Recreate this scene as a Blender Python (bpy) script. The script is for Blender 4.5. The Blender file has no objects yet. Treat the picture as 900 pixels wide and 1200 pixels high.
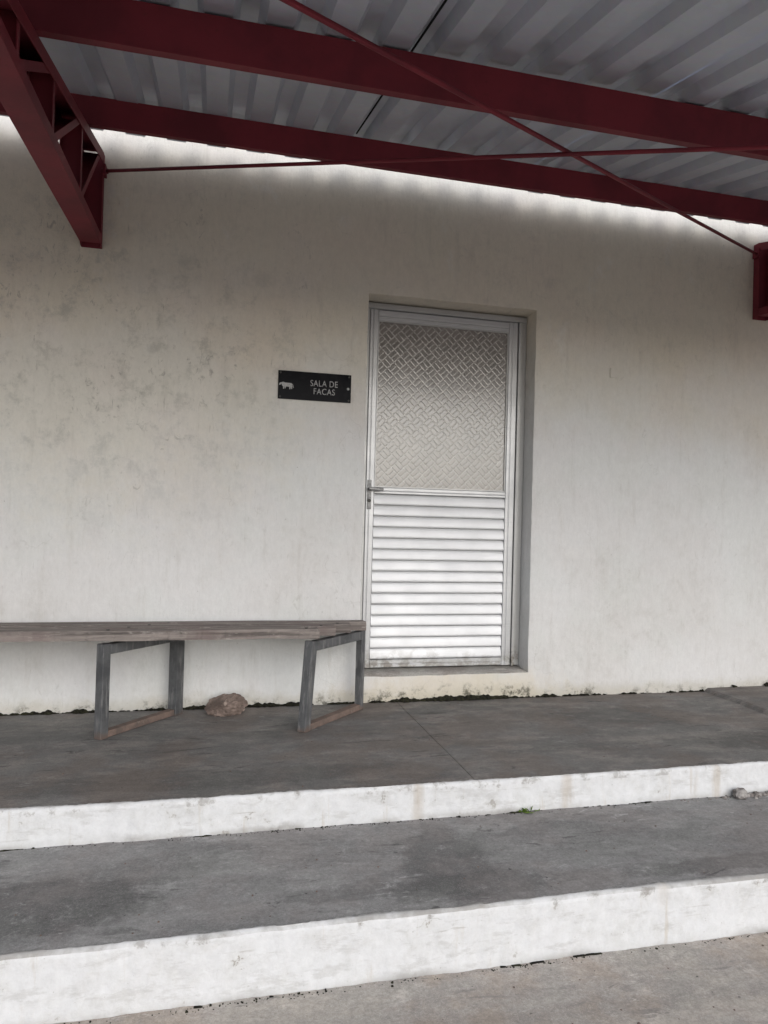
import bpy, bmesh, math, random
from mathutils import Vector, Matrix, noise as mn
random.seed(7)
SC = bpy.context.scene
COL = SC.collection
R = math.radians

# ------------------------------------------------------------------ camera
CAM = Vector((-0.8399, -3.9444, 1.0245))
YAW, PITCH, ROLL = 0.23897, 0.01119, 0.02703
fw = Vector((math.sin(YAW)*math.cos(PITCH), math.cos(YAW)*math.cos(PITCH), math.sin(PITCH)))
r0 = Vector((math.cos(YAW), -math.sin(YAW), 0)); u0 = r0.cross(fw)
rt = math.cos(ROLL)*r0 + math.sin(ROLL)*u0
up = -math.sin(ROLL)*r0 + math.cos(ROLL)*u0
cd = bpy.data.cameras.new('camera'); cam = bpy.data.objects.new('camera', cd); COL.objects.link(cam)
cd.sensor_fit = 'HORIZONTAL'; cd.sensor_width = 36; cd.lens = 36*845/900
cd.clip_start = 0.05; cd.clip_end = 2000
cam.matrix_world = Matrix(((rt.x, up.x, -fw.x, CAM.x), (rt.y, up.y, -fw.y, CAM.y), (rt.z, up.z, -fw.z, CAM.z), (0, 0, 0, 1)))
SC.camera = cam

# ------------------------------------------------------------------ sky, sun, exposure
SUN_EL, SUN_AZ = R(32), R(168)      # azimuth clockwise from +Y: behind the camera
w = bpy.data.worlds.new('World'); SC.world = w; w.use_nodes = True
wn, wl = w.node_tree.nodes, w.node_tree.links
wn.clear()
sky = wn.new('ShaderNodeTexSky'); sky.sky_type = 'NISHITA'; sky.sun_disc = False
sky.sun_elevation = SUN_EL; sky.sun_rotation = SUN_AZ
sky.air_density = 1.0; sky.dust_density = 1.5; sky.ozone_density = 1.0
hs = wn.new('ShaderNodeHueSaturation'); hs.inputs['Saturation'].default_value = 0.40   # overcast: the blue is greyed out
bg = wn.new('ShaderNodeBackground'); bg.inputs['Strength'].default_value = 0.15
wo = wn.new('ShaderNodeOutputWorld')
wl.new(sky.outputs[0], hs.inputs['Color']); wl.new(hs.outputs[0], bg.inputs['Color']); wl.new(bg.outputs[0], wo.inputs[0])
sl = bpy.data.lights.new('sun', 'SUN'); sl.energy = 0.55; sl.angle = R(60); sl.color = (1.0, 0.99, 0.975)
so = bpy.data.objects.new('sun', sl); COL.objects.link(so)
sd = Vector((math.sin(SUN_AZ)*math.cos(SUN_EL), math.cos(SUN_AZ)*math.cos(SUN_EL), math.sin(SUN_EL)))
so.rotation_euler = sd.to_track_quat('Z', 'Y').to_euler(); so.location = (0, -8, 9)
SC.view_settings.view_transform = 'Standard'; SC.view_settings.look = 'None'
SC.view_settings.exposure = 0.60; SC.view_settings.gamma = 1.0; SC.view_settings.use_curve_mapping = False
try:
    SC.cycles.max_bounces = 12; SC.cycles.diffuse_bounces = 10; SC.cycles.use_denoising = True
except Exception:
    pass

# ------------------------------------------------------------------ node helper
class N:
    def __init__(s, name):
        s.m = bpy.data.materials.new(name); s.m.use_nodes = True
        s.t = s.m.node_tree; s.n = s.t.nodes; s.n.clear()
        s.out = s.n.new('ShaderNodeOutputMaterial'); s.b = s.n.new('ShaderNodeBsdfPrincipled')
        s.t.links.new(s.b.outputs[0], s.out.inputs[0])
        s.co = s.n.new('ShaderNodeTexCoord').outputs['Object']
    def set(s, sock, v):
        if isinstance(v, bpy.types.NodeSocket): s.t.links.new(v, sock)
        elif isinstance(v, (tuple, list)) and len(v) == 3 and sock.type == 'RGBA': sock.default_value = (*v, 1)
        else: sock.default_value = v
    def map(s, sc=(1, 1, 1), loc=(0, 0, 0), rot=(0, 0, 0), vec=None):
        m = s.n.new('ShaderNodeMapping'); s.set(m.inputs[0], vec or s.co)
        m.inputs['Location'].default_value = loc; m.inputs['Rotation'].default_value = rot; m.inputs['Scale'].default_value = sc
        return m.outputs[0]
    def noise(s, scale, detail=5, rough=.55, vec=None, dist=0):
        n = s.n.new('ShaderNodeTexNoise'); s.set(n.inputs['Vector'], vec or s.co)
        n.inputs['Scale'].default_value = scale; n.inputs['Detail'].default_value = detail
        n.inputs['Roughness'].default_value = rough; n.inputs['Distortion'].default_value = dist
        return n.outputs[0]
    def voro(s, scale, vec=None, feat='F1', out='Distance'):
        n = s.n.new('ShaderNodeTexVoronoi'); n.feature = feat; s.set(n.inputs['Vector'], vec or s.co); n.inputs['Scale'].default_value = scale
        return n.outputs[out]
    def math(s, op, a, b=0.0, c=0.0, clamp=False):
        n = s.n.new('ShaderNodeMath'); n.operation = op; n.use_clamp = clamp
        s.set(n.inputs[0], a); s.set(n.inputs[1], b); s.set(n.inputs[2], c); return n.outputs[0]
    def ss(s, v, a, b, lo=0.0, hi=1.0):          # smoothstep
        n = s.n.new('ShaderNodeMapRange'); n.interpolation_type = 'SMOOTHSTEP'
        s.set(n.inputs[0], v); n.inputs[1].default_value = a; n.inputs[2].default_value = b
        n.inputs[3].default_value = lo; n.inputs[4].default_value = hi; return n.outputs[0]
    def mix(s, f, a, b, mode='MIX'):
        n = s.n.new('ShaderNodeMix'); n.data_type = 'RGBA'; n.blend_type = mode
        s.set(n.inputs[0], f); s.set(n.inputs[6], a); s.set(n.inputs[7], b); return n.outputs[2]
    def xyz(s):
        n = s.n.new('ShaderNodeSeparateXYZ'); s.set(n.inputs[0], s.co); return n.outputs
    def bump(s, h, strength=.3, dist=.01, prev=None):
        n = s.n.new('ShaderNodeBump'); n.inputs['Strength'].default_value = strength; n.inputs['Distance'].default_value = dist
        s.set(n.inputs['Height'], h)
        if prev: s.set(n.inputs['Normal'], prev)
        return n.outputs[0]
    def fin(s, col, rough=.8, metal=0.0, nrm=None, spec=None, **kw):
        s.set(s.b.inputs['Base Color'], col); s.set(s.b.inputs['Roughness'], rough); s.set(s.b.inputs['Metallic'], metal)
        if nrm: s.set(s.b.inputs['Normal'], nrm)
        if spec is not None: s.set(s.b.inputs['Specular IOR Level'], spec)
        for k, v in kw.items(): s.set(s.b.inputs[k.replace('_', ' ')], v)
        return s.m
    def blob(s, cx, cy, rx, ry, ax=('X', 'Z'), edge=.5, warp=None):
        o = s.xyz(); a = s.math('DIVIDE', s.math('SUBTRACT', o[ax[0]], cx), rx); b = s.math('DIVIDE', s.math('SUBTRACT', o[ax[1]], cy), ry)
        d = s.math('SQRT', s.math('ADD', s.math('MULTIPLY', a, a), s.math('MULTIPLY', b, b)))
        if warp: d = s.math('ADD', d, s.math('MULTIPLY', s.math('SUBTRACT', warp, .5), 1.6))
        return s.ss(d, 1-edge, 1+edge, 1, 0)

MAT = {}
def mats():
    # --- old whitewashed plaster
    k = N('whitewashed_plaster'); o = k.xyz()
    big = k.noise(1.1, 6, .6); mid = k.noise(7.5, 10, .76); fine = k.noise(30, 6, .7)
    brush = k.noise(5, 9, .68, k.map((3.2, 1, .42)))
    brush2 = k.noise(30, 4, .6, k.map((3.5, 1, .25)))
    col = k.mix(k.ss(big, .35, .68), (.70, .70, .703), (.635, .628, .617))
    # grime that has settled in patches on the upper left and along the top
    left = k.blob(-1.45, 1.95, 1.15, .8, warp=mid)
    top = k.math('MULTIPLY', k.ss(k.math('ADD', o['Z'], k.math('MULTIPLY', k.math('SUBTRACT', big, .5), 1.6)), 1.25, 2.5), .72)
    g = k.math('MULTIPLY', k.math('MAXIMUM', k.math('MULTIPLY', left, .36), top), k.ss(o['Z'], 2.80, 2.98, 1, .25))   # grime thinned under the gap: slot light put into the colour as a whiter band
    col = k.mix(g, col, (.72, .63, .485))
    patch = k.math('MULTIPLY', k.ss(mid, .49, .66), k.math('ADD', k.math('MULTIPLY', left, .55), k.math('MULTIPLY', k.ss(big, .38, .62), .28)))
    col = k.mix(patch, col, (.40, .385, .35))
    col = k.mix(k.math('MULTIPLY', k.ss(brush, .52, .74), .26), col, (.40, .37, .33))
    col = k.mix(k.math('MULTIPLY', k.ss(brush2, .62, .80), k.math('MULTIPLY', k.ss(mid, .46, .6), .38)), col, (.28, .26, .23))
    col = k.mix(k.math('MULTIPLY', k.ss(k.noise(3.2, 9, .75, k.map((1, 1, .7), (4, 0, 2))), .56, .66), .28), col, (.76, .76, .75))
    spots = k.math('MULTIPLY', k.ss(k.noise(55, 3, .5, k.map((1, 1, .55))), .71, .76), k.ss(mid, .48, .60))
    col = k.mix(k.math('MULTIPLY', spots, .75), col, (.15, .14, .12))
    g1 = k.noise(26, 9, .78, k.map((1, 1, .6), (3, 3, 3))); g2 = k.noise(85, 5, .7, k.map((1, 1, .4)))
    tone = k.math('MULTIPLY', k.ss(g1, .30, .70, .945, 1.035), k.ss(g2, .3, .7, .97, 1.02))
    cb = k.n.new('ShaderNodeCombineXYZ'); [k.set(cb.inputs[i_], tone) for i_ in range(3)]
    col = k.mix(1.0, col, cb.outputs[0], 'MULTIPLY')
    # faint pink and green casts, short brush strokes and trowel arcs
    hue = k.noise(1.7, 5, .6, k.map(loc=(11, 2, 5)))
    col = k.mix(k.ss(hue, .42, .60, 0, .16), col, (.60, .54, .50)); col = k.mix(k.ss(hue, .58, .40, 0, .14), col, (.56, .57, .49))
    stroke = k.math('MULTIPLY', k.ss(k.noise(11, 6, .7, k.map((6.5, 1, .75), (2, 0, 1))), .60, .68), k.ss(k.noise(2.4, 5, .65, k.map(loc=(1, 4, 8))), .44, .60))
    col = k.mix(k.math('MULTIPLY', stroke, k.math('ADD', .24, k.math('MULTIPLY', left, .46))), col, (.25, .23, .195))
    arc = k.math('MULTIPLY', k.ss(k.noise(15, 8, .72, k.map((1.5, 1, .9), (6, 0, 3), (0, .5, 0)), 1.5), .57, .65), k.ss(k.noise(2.0, 5, .65, k.map(loc=(5, 9, 2))), .46, .60))
    col = k.mix(k.math('MULTIPLY', arc, k.math('ADD', .19, k.math('MULTIPLY', left, .50))), col, (.30, .285, .255))
    # splash-back and mould along the foot of the wall
    zz = k.math('ADD', o['Z'], k.math('MULTIPLY', k.math('SUBTRACT', mid, .5), .16))
    door = k.blob(.56, .0, .62, .17, edge=.45, warp=mid)
    col = k.mix(k.math('MULTIPLY', door, .55), col, (.62, .54, .40))
    foot = k.ss(zz, .02, .10, 1, 0)
    col = k.mix(k.math('MULTIPLY', foot, .45), col, (.42, .38, .29))
    md = k.math('MULTIPLY', k.ss(k.math('ADD', zz, k.math('MULTIPLY', door, -.04)), -.02, .07, 1, 0), k.ss(k.noise(13, 9, .78), .49, .60))
    col = k.mix(k.math('MULTIPLY', md, .85), col, (.06, .058, .042))
    # hairline cracks in the plaster
    n2 = k.n.new('ShaderNodeTexVoronoi'); n2.feature = 'DISTANCE_TO_EDGE'; n2.inputs['Scale'].default_value = 1.15
    nd = k.n.new('ShaderNodeTexNoise'); k.set(nd.inputs[0], k.co); nd.inputs['Scale'].default_value = 4; nd.inputs['Detail'].default_value = 6
    sv = k.n.new('ShaderNodeVectorMath'); sv.operation = 'SCALE'; k.set(sv.inputs[0], nd.outputs[1]); sv.inputs['Scale'].default_value = .5
    wv = k.n.new('ShaderNodeVectorMath'); wv.operation = 'ADD'; k.set(wv.inputs[0], k.co); k.t.links.new(sv.outputs[0], wv.inputs[1]); k.t.links.new(wv.outputs[0], n2.inputs['Vector'])
    ck = k.math('MULTIPLY', k.ss(n2.outputs['Distance'], .0008, .0042, 1, 0), k.ss(k.noise(2.2, 4, .6, k.map(loc=(7, 2, 3))), .50, .58))
    col = k.mix(k.math('MULTIPLY', ck, .16), col, (.25, .23, .20))
    h = k.math('ADD', k.math('MULTIPLY', mid, .7), k.math('ADD', k.math('MULTIPLY', fine, .25), k.math('MULTIPLY', brush2, .18)))
    MAT['wall'] = k.fin(col, .92, 0, k.bump(h, .5, .010), .25)
    # --- white limewash on the risers
    k = N('white_limewash'); o = k.xyz()
    a = k.noise(3.5, 7, .65); b = k.noise(14, 8, .72); c = k.noise(60, 5, .6)
    col = k.mix(k.ss(b, .42, .70), (.625, .626, .632), (.565, .562, .556))
    st = k.noise(7, 6, .65, k.map((3.2, 1, .35), (.3, 0, 0)))
    col = k.mix(k.math('MULTIPLY', k.ss(st, .60, .74), .55), col, (.47, .41, .33))
    cr = k.voro(2.6, k.map((1, .3, 1.6), vec=None), 'DISTANCE_TO_EDGE')
    n2 = k.n.new('ShaderNodeTexVoronoi'); n2.feature = 'DISTANCE_TO_EDGE'; n2.inputs['Scale'].default_value = 3.1
    wv = k.n.new('ShaderNodeVectorMath'); wv.operation = 'ADD'; k.set(wv.inputs[0], k.co)
    nz = k.n.new('ShaderNodeTexNoise'); k.set(nz.inputs[0], k.co); nz.inputs['Scale'].default_value = 7; nz.inputs['Detail'].default_value = 4
    sv = k.n.new('ShaderNodeVectorMath'); sv.operation = 'SCALE'; k.set(sv.inputs[0], nz.outputs[1]); sv.inputs['Scale'].default_value = .22
    k.t.links.new(sv.outputs[0], wv.inputs[1]); k.t.links.new(wv.outputs[0], n2.inputs['Vector'])
    crack = k.math('MULTIPLY', k.ss(n2.outputs['Distance'], .001, .006, 1, 0), k.ss(a, .58, .64))
    col = k.mix(k.math('MULTIPLY', crack, .40), col, (.30, .28, .25))
    chip = k.math('MULTIPLY', k.ss(b, .625, .66), k.ss(a, .46, .60))
    col = k.mix(k.math('MULTIPLY', chip, .8), col, (.30, .28, .25))
    sp = k.ss(k.noise(80, 3, .6), .70, .76); col = k.mix(k.math('MULTIPLY', sp, .6), col, (.28, .26, .23))
    # grime wiped up from the treads along the foot of each riser and scuffed off its upper edge
    def foot(z0, z1): return k.ss(k.math('ADD', o['Z'], k.math('MULTIPLY', k.math('SUBTRACT', b, .5), .09)), z0, z1, 1, 0)
    f1 = k.math('MULTIPLY', foot(-.128, -.098), k.math('GREATER_THAN', o['Z'], -.135)); f2 = foot(-.318, -.285)
    col = k.mix(k.math('MULTIPLY', k.math('MAXIMUM', f1, f2), k.ss(a, .42, .62, .1, .75)), col, (.24, .225, .205))
    scuff = k.math('MULTIPLY', k.ss(k.noise(9, 8, .72, k.map((.6, 1, 2.2), (1, 4, 2))),   .53, .63), .38); col = k.mix(scuff, col, (.40, .39, .375))
    u1 = k.math('MULTIPLY', k.math('GREATER_THAN', o['Z'], -.022), k.ss(b, .54, .62)); u2 = k.math('MULTIPLY', k.math('MULTIPLY', k.math('GREATER_THAN', o['Z'], -.148), k.math('LESS_THAN', o['Z'], -.1265)), k.ss(b, .56, .63))
    col = k.mix(k.math('MULTIPLY', k.math('MAXIMUM', u1, u2), .55), col, (.28, .265, .25))
    hz = k.math('MULTIPLY', k.ss(k.noise(9, 8, .7, k.map((.35, 1, 4.5), (2, 7, 1)), .8), .62, .66), k.ss(a, .44, .58)); col = k.mix(k.math('MULTIPLY', hz, .50), col, (.32, .30, .275))
    for cx, rz in ((-.02, .05), (.615, .05), (1.20, .07), (1.33, .06)):
        bl = k.math('MULTIPLY', k.blob(cx, -.06, .022, .10, edge=.8, warp=b), k.ss(st, .40, .56)); col = k.mix(k.math('MULTIPLY', bl, .38), col, (.37, .29, .20))
    g1 = k.noise(34, 9, .8); tone = k.ss(g1, .30, .70, .93, 1.04)
    cb = k.n.new('ShaderNodeCombineXYZ'); [k.set(cb.inputs[i_], tone) for i_ in range(3)]
    col = k.mix(1.0, col, cb.outputs[0], 'MULTIPLY')
    h = k.math('ADD', k.math('MULTIPLY', b, .8), k.math('MULTIPLY', c, .6))
    h = k.math('SUBTRACT', h, k.math('MULTIPLY', crack, .6))
    MAT['paint'] = k.fin(col, .9, 0, k.bump(h, .38, .010), .25)
    # --- trowelled concrete, three tones
    def concrete(name, c1, c2, c3, wet, blobs=(), stretch=(.55, 1.3, 1), tint=(.16, .13, .11), sand=.10, rough=.75):
        k = N(name)
        L = k.noise(2.2, 9, .7, k.map(stretch)); m_ = k.noise(5.5, 10, .74, k.map((.6, 1.3, 1), (3, 1, 0))); f = k.noise(75, 6, .7); tr = k.noise(20, 5, .65, k.map((.22, 1.9, 1), rot=(0, 0, .22)))
        col = k.mix(k.ss(L, .36, .64), c1, c2)
        col = k.mix(k.math('MULTIPLY', k.ss(m_, .46, .62), .75), col, c3)
        col = k.mix(k.math('MULTIPLY', k.ss(tr, .54, .72), .22), col, wet)
        for (cx, cy, rx, ry, a_) in blobs:
            bl = k.blob(cx, cy, rx, ry, ('X', 'Y'), .22, k.noise(9, 9, .75)); col = k.mix(k.math('MULTIPLY', bl, a_), col, wet)
        pale = k.math('MULTIPLY', k.ss(k.noise(9, 12, .82), .55, .64), .38); col = k.mix(pale, col, tuple(min(1, v*1.9) for v in c1))
        g = k.noise(260, 3, .6); col = k.mix(k.math('MULTIPLY', k.ss(g, .5, .72), sand*3.4), col, tuple(v*1.8 for v in c1))
        col = k.mix(k.math('MULTIPLY', k.ss(k.noise(140, 3, .6, k.map(loc=(5, 3, 1))), .60, .72), sand*3), col, tuple(v*.35 for v in c1))
        hue = k.noise(2.6, 6, .65, k.map(loc=(8, 3, 1)))
        col = k.mix(k.ss(hue, .46, .60, 0, .5), col, tint); col = k.mix(k.ss(hue, .52, .40, 0, .22), col, tuple(v*q_ for v, q_ in zip(c1, (.92, .98, .90))))
        dm = k.math('MULTIPLY', k.ss(k.noise(7, 7, .7, k.map((.45, 1.7, 1), (4, 8, 0), (0, 0, .15)), 1.2), .585, .62), k.ss(k.noise(2.0, 4, .6, k.map(loc=(2, 6, 3))), .45, .58))
        col = k.mix(k.math('MULTIPLY', dm, .75), col, wet)
        lm = k.math('MULTIPLY', k.ss(k.noise(9, 8, .72, k.map((.5, 1.8, 1), (9, 2, 0), (0, 0, -.2)), 1.5), .60, .635), k.ss(k.noise(2.4, 4, .6, k.map(loc=(7, 1, 3))), .46, .60))
        col = k.mix(k.math('MULTIPLY', lm, .55), col, tuple(v*1.75 for v in c1))
        g1 = k.noise(30, 10, .82); g2 = k.noise(120, 6, .75); tone = k.math('MULTIPLY', k.ss(g1, .32, .68, .87, 1.13), k.ss(g2, .3, .7, .88, 1.11))
        cb = k.n.new('ShaderNodeCombineXYZ'); [k.set(cb.inputs[i_], tone) for i_ in range(3)]
        col = k.mix(1.0, col, cb.outputs[0], 'MULTIPLY')
        pit = k.math('MULTIPLY', k.ss(k.noise(38, 2, .5, k.map(loc=(9, 1, 2))), .735, .765), .8); col = k.mix(pit, col, tuple(v*.2 for v in c1))
        h = k.math('ADD', k.math('MULTIPLY', m_, .6), k.math('ADD', k.math('MULTIPLY', f, .35), k.math('MULTIPLY', g, .12)))
        h = k.math('SUBTRACT', h, k.math('MULTIPLY', pit, .3))
        return k.fin(col, k.ss(m_, .3, .7, rough+.08, rough-.14), 0, k.bump(h, .45, .008), .4)
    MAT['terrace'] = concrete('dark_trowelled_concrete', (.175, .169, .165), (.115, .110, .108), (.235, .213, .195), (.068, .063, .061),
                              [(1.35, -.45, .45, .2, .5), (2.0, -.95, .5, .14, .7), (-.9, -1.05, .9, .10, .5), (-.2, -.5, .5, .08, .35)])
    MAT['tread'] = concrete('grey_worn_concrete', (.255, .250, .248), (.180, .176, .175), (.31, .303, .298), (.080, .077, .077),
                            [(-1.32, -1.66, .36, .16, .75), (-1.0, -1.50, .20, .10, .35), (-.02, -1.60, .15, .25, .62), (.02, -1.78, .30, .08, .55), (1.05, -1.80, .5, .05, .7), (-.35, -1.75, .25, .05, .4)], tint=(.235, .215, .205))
    MAT['ground'] = concrete('sandy_concrete_paving', (.375, .345, .318), (.308, .284, .263), (.43, .382, .34), (.22, .204, .19), [(-.2, -2.15, .9, .05, .3)], (.7, 1.3, 1), (.34, .275, .215), .10, .85)
    MAT['sill'] = concrete('bare_cement', (.33, .315, .295), (.27, .26, .245), (.38, .36, .335), (.18, .17, .16))
    # --- red lead paint on steel
    k = N('red_oxide_paint'); a = k.noise(4, 6, .6); b = k.noise(45, 5, .65)
    col = k.mix(k.ss(a, .35, .65), (.19, .026, .037), (.135, .021, .030))
    col = k.mix(k.math('MULTIPLY', k.ss(b, .58, .72), .35), col, (.09, .022, .020))
    col = k.mix(k.math('MULTIPLY', k.ss(k.noise(11, 9, .75), .60, .70), .22), col, (.20, .060, .05))
    MAT['red'] = k.fin(col, .6, 0, k.bump(b, .15, .003), .22)
    # --- galvanised roofing underside
    k = N('galvanised_sheet'); a = k.noise(2.5, 5, .6); v = k.voro(38, out='Color'); st = k.noise(12, 6, .65, k.map((1.2, .12, 1)))
    col = k.mix(k.ss(a, .3, .7), (.54, .57, .645), (.47, .50, .57))
    col = k.mix(.03, col, v)
    col = k.mix(k.math('MULTIPLY', k.ss(st, .58, .75), .15), col, (.22, .215, .21))
    MAT['zinc'] = k.fin(col, .42, .35, k.bump(a, .1, .004), .5)
    # --- aluminium of the door
    def alu(name, c, dirt, rough, metal):
        k = N(name); o = k.xyz()
        oi = k.n.new('ShaderNodeObjectInfo'); va = k.n.new('ShaderNodeVectorMath'); va.operation = 'ADD'
        k.set(va.inputs[0], k.co); k.set(va.inputs[1], oi.outputs['Location']); k.co = va.outputs[0]; o = k.xyz(); a = k.noise(6, 7, .65); br = k.noise(40, 4, .6, k.map((.12, 1, 2.2))); sm = k.noise(18, 6, .7)
        col = k.mix(k.ss(a, .38, .68), c, tuple(v*.94 for v in c))
        col = k.mix(k.math('MULTIPLY', k.ss(br, .5, .75), .3), col, tuple(v*.72 for v in c))
        low = k.math('MULTIPLY', k.ss(k.math('ADD', o['Z'], k.math('MULTIPLY', k.math('SUBTRACT', a, .5), .3)), .14, .30, 1, 0), k.ss(sm, .42, .60))
        col = k.mix(k.math('MULTIPLY', k.math('MAXIMUM', low, k.math('MULTIPLY', k.ss(sm, .64, .76), .22)), dirt), col, (.20, .18, .15))
        return k.fin(col, k.ss(a, .3, .7, rough-.03, rough+.05), metal, k.bump(br, .06, .002), .5)
    MAT['alu'] = alu('brushed_aluminium', (.52, .525, .535), .8, .42, .6)
    MAT['slat'] = alu('weathered_aluminium_slat', (.72, .725, .74), .6, .46, .22)
    MAT['frame'] = alu('oxidised_aluminium', (.46, .46, .455), 1.0, .45, .55)
    # --- patterned glass: interlocking basket weave pressed into the pane
    k = N('basket_weave_glass'); o = k.xyz()
    P = .054
    def weave(vec_u, vec_v):
        return None
    u = k.math('MULTIPLY', k.math('ADD', o['X'], o['Z']), .7071/P*1.0); v = k.math('MULTIPLY', k.math('SUBTRACT', o['X'], o['Z']), .7071/P*1.0)
    fu = k.math('FRACT', u); fv = k.math('FRACT', v)
    par = k.math('MODULO', k.math('ABSOLUTE', k.math('ADD', k.math('FLOOR', u), k.math('FLOOR', v))), 2.0)
    sel = k.math('GREATER_THAN', par, .5)
    def bars(f): return k.math('ABSOLUTE', k.math('SINE', k.math('MULTIPLY', f, math.pi*2)))
    def rib(f, g):          # two pillows side by side, rounded at their ends
        p1 = k.math('FRACT', k.math('MULTIPLY', f, 2.0)); e1 = k.ss(k.math('ABSOLUTE', k.math('SUBTRACT', p1, .5)), .30, .50, 1, 0)
        e2 = k.ss(k.math('ABSOLUTE', k.math('SUBTRACT', g, .5)), .38, .50, 1, 0); return k.math('MULTIPLY', e1, e2)
    hh = k.math('ADD', k.math('MULTIPLY', rib(fu, fv), sel), k.math('MULTIPLY', rib(fv, fu), k.math('SUBTRACT', 1.0, sel)))
    nz_ = k.noise(9, 6, .65)
    col = k.mix(k.ss(nz_, .4, .66), (.185, .172, .157), (.225, .208, .190))
    col = k.mix(k.math('MULTIPLY', k.math('SUBTRACT', 1.0, hh), k.ss(k.noise(60, 4, .6), .35, .62, .15, .8)), col, (.46, .44, .41))
    MAT['glass'] = k.fin(col, .20, 0, k.bump(k.math('ADD', hh, k.math('MULTIPLY', k.noise(22, 4, .6), 1.6)), .17, .0035), 1.0, Coat_Weight=.25, Coat_Roughness=.16, IOR=1.5)
    k.set(k.b.inputs['Coat Normal'], k.bump(hh, .10, .0035))
    # --- weathered planks
    k = N('weathered_plank'); gr = k.noise(24, 7, .65, k.map((.07, 1.6, 1.6)), .6); a = k.noise(5, 6, .6); kn = k.noise(13, 3, .5)
    col = k.mix(k.ss(gr, .35, .68), (.27, .235, .215), (.085, .073, .068))
    col = k.mix(k.math('MULTIPLY', k.ss(a, .45, .68), .6), col, (.165, .125, .118))
    col = k.mix(k.math('MULTIPLY', k.ss(k.noise(13, 10, .8, k.map((.6, 1, 2))), .53, .64), .65), col, (.40, .36, .335))
    col = k.mix(k.math('MULTIPLY', k.ss(kn, .70, .75), .8), col, (.05, .04, .036))
    MAT['wood'] = k.fin(col, .85, 0, k.bump(gr, .5, .005), .3)
    # --- grey painted bench steel with rust near the floor
    k = N('grey_enamelled_steel'); o = k.xyz(); a = k.noise(9, 7, .65); s_ = k.noise(50, 5, .65, k.map((1, 1, .15)))
    col = k.mix(k.ss(a, .4, .65), (.098, .099, .102), (.060, .061, .064))
    col = k.mix(k.math('MULTIPLY', k.ss(s_, .52, .68), .55), col, (.26, .255, .25))
    ru = k.math('MULTIPLY', k.ss(k.math('ADD', o['Z'], k.math('MULTIPLY', k.math('SUBTRACT', a, .5), .10)), .0, .03, 1, 0), .7)
    col = k.mix(ru, col, (.13, .085, .065))
    MAT['steel'] = k.fin(col, k.ss(a, .3, .7, .42, .62), 0, k.bump(s_, .12, .002), .5)
    k = N('rusty_steel'); a = k.noise(14, 8, .7)
    col = k.mix(k.ss(a, .35, .65), (.190, .135, .112), (.115, .088, .076)); col = k.mix(k.math('MULTIPLY', k.ss(k.noise(30, 6, .7), .58, .68), .6), col, (.27, .23, .20))
    MAT['rust'] = k.fin(col, .85, 0, k.bump(a, .4, .004), .3)
    # --- field stone
    k = N('brown_field_stone'); a = k.noise(11, 8, .7); b = k.noise(40, 6, .7)
    col = k.mix(k.ss(a, .36, .62), (.25, .190, .162), (.115, .085, .072)); col = k.mix(k.math('MULTIPLY', k.ss(k.noise(16, 5, .6, k.map(loc=(2, 5, 1))), .58, .66), .7), col, (.46, .37, .32))
    MAT['stone'] = k.fin(col, .8, 0, k.bump(k.math('ADD', a, k.math('MULTIPLY', b, .4)), .6, .012), .35)
    k = N('lime_mortar_rubble'); a = k.noise(25, 8, .7); MAT['rubble'] = k.fin(k.mix(k.ss(a, .4, .62), (.15, .132, .122), (.33, .31, .295)), .9, 0, k.bump(a, .6, .01), .2)
    k = N('black_moss'); a = k.noise(60, 5, .7); MAT['moss'] = k.fin(k.mix(k.ss(a, .42, .68), (.014, .013, .011), (.040, .040, .024)), .95, 0, k.bump(a, .8, .01), .1)
    k = N('lap_shade_black'); MAT['lap_shade'] = k.fin((.012, .012, .014), .8, 0, None, .1)  # near-black colour that paints the shade inside the sheet lap
    k = N('weed_leaf'); a = k.noise(50, 3, .6); MAT['weed'] = k.fin(k.mix(k.ss(a, .4, .6), (.09, .16, .02), (.16, .24, .04)), .6, 0, None, .3)
    # --- acrylic sign
    k = N('black_acrylic'); a = k.noise(14, 6, .65); MAT['sign'] = k.fin(k.mix(k.ss(a, .45, .7), (.007, .007, .009), (.016, .016, .018)), k.ss(a, .3, .7, .10, .28), 0, None, .03)
    k = N('white_vinyl'); a = k.noise(120, 5, .7); MAT['vinyl'] = k.fin(k.mix(k.ss(a, .5, .66), (.42, .42, .42), (.16, .16, .16)), .6)
    k = N('dark_zinc_screw'); MAT['screw'] = k.fin((.05, .048, .045), .5, .6)
    k = N('worn_lock_metal'); a = k.noise(60, 4, .6); MAT['lock'] = k.fin(k.mix(k.ss(a, .4, .65), (.20, .20, .20), (.10, .10, .105)), .4, .7)
mats()

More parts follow.
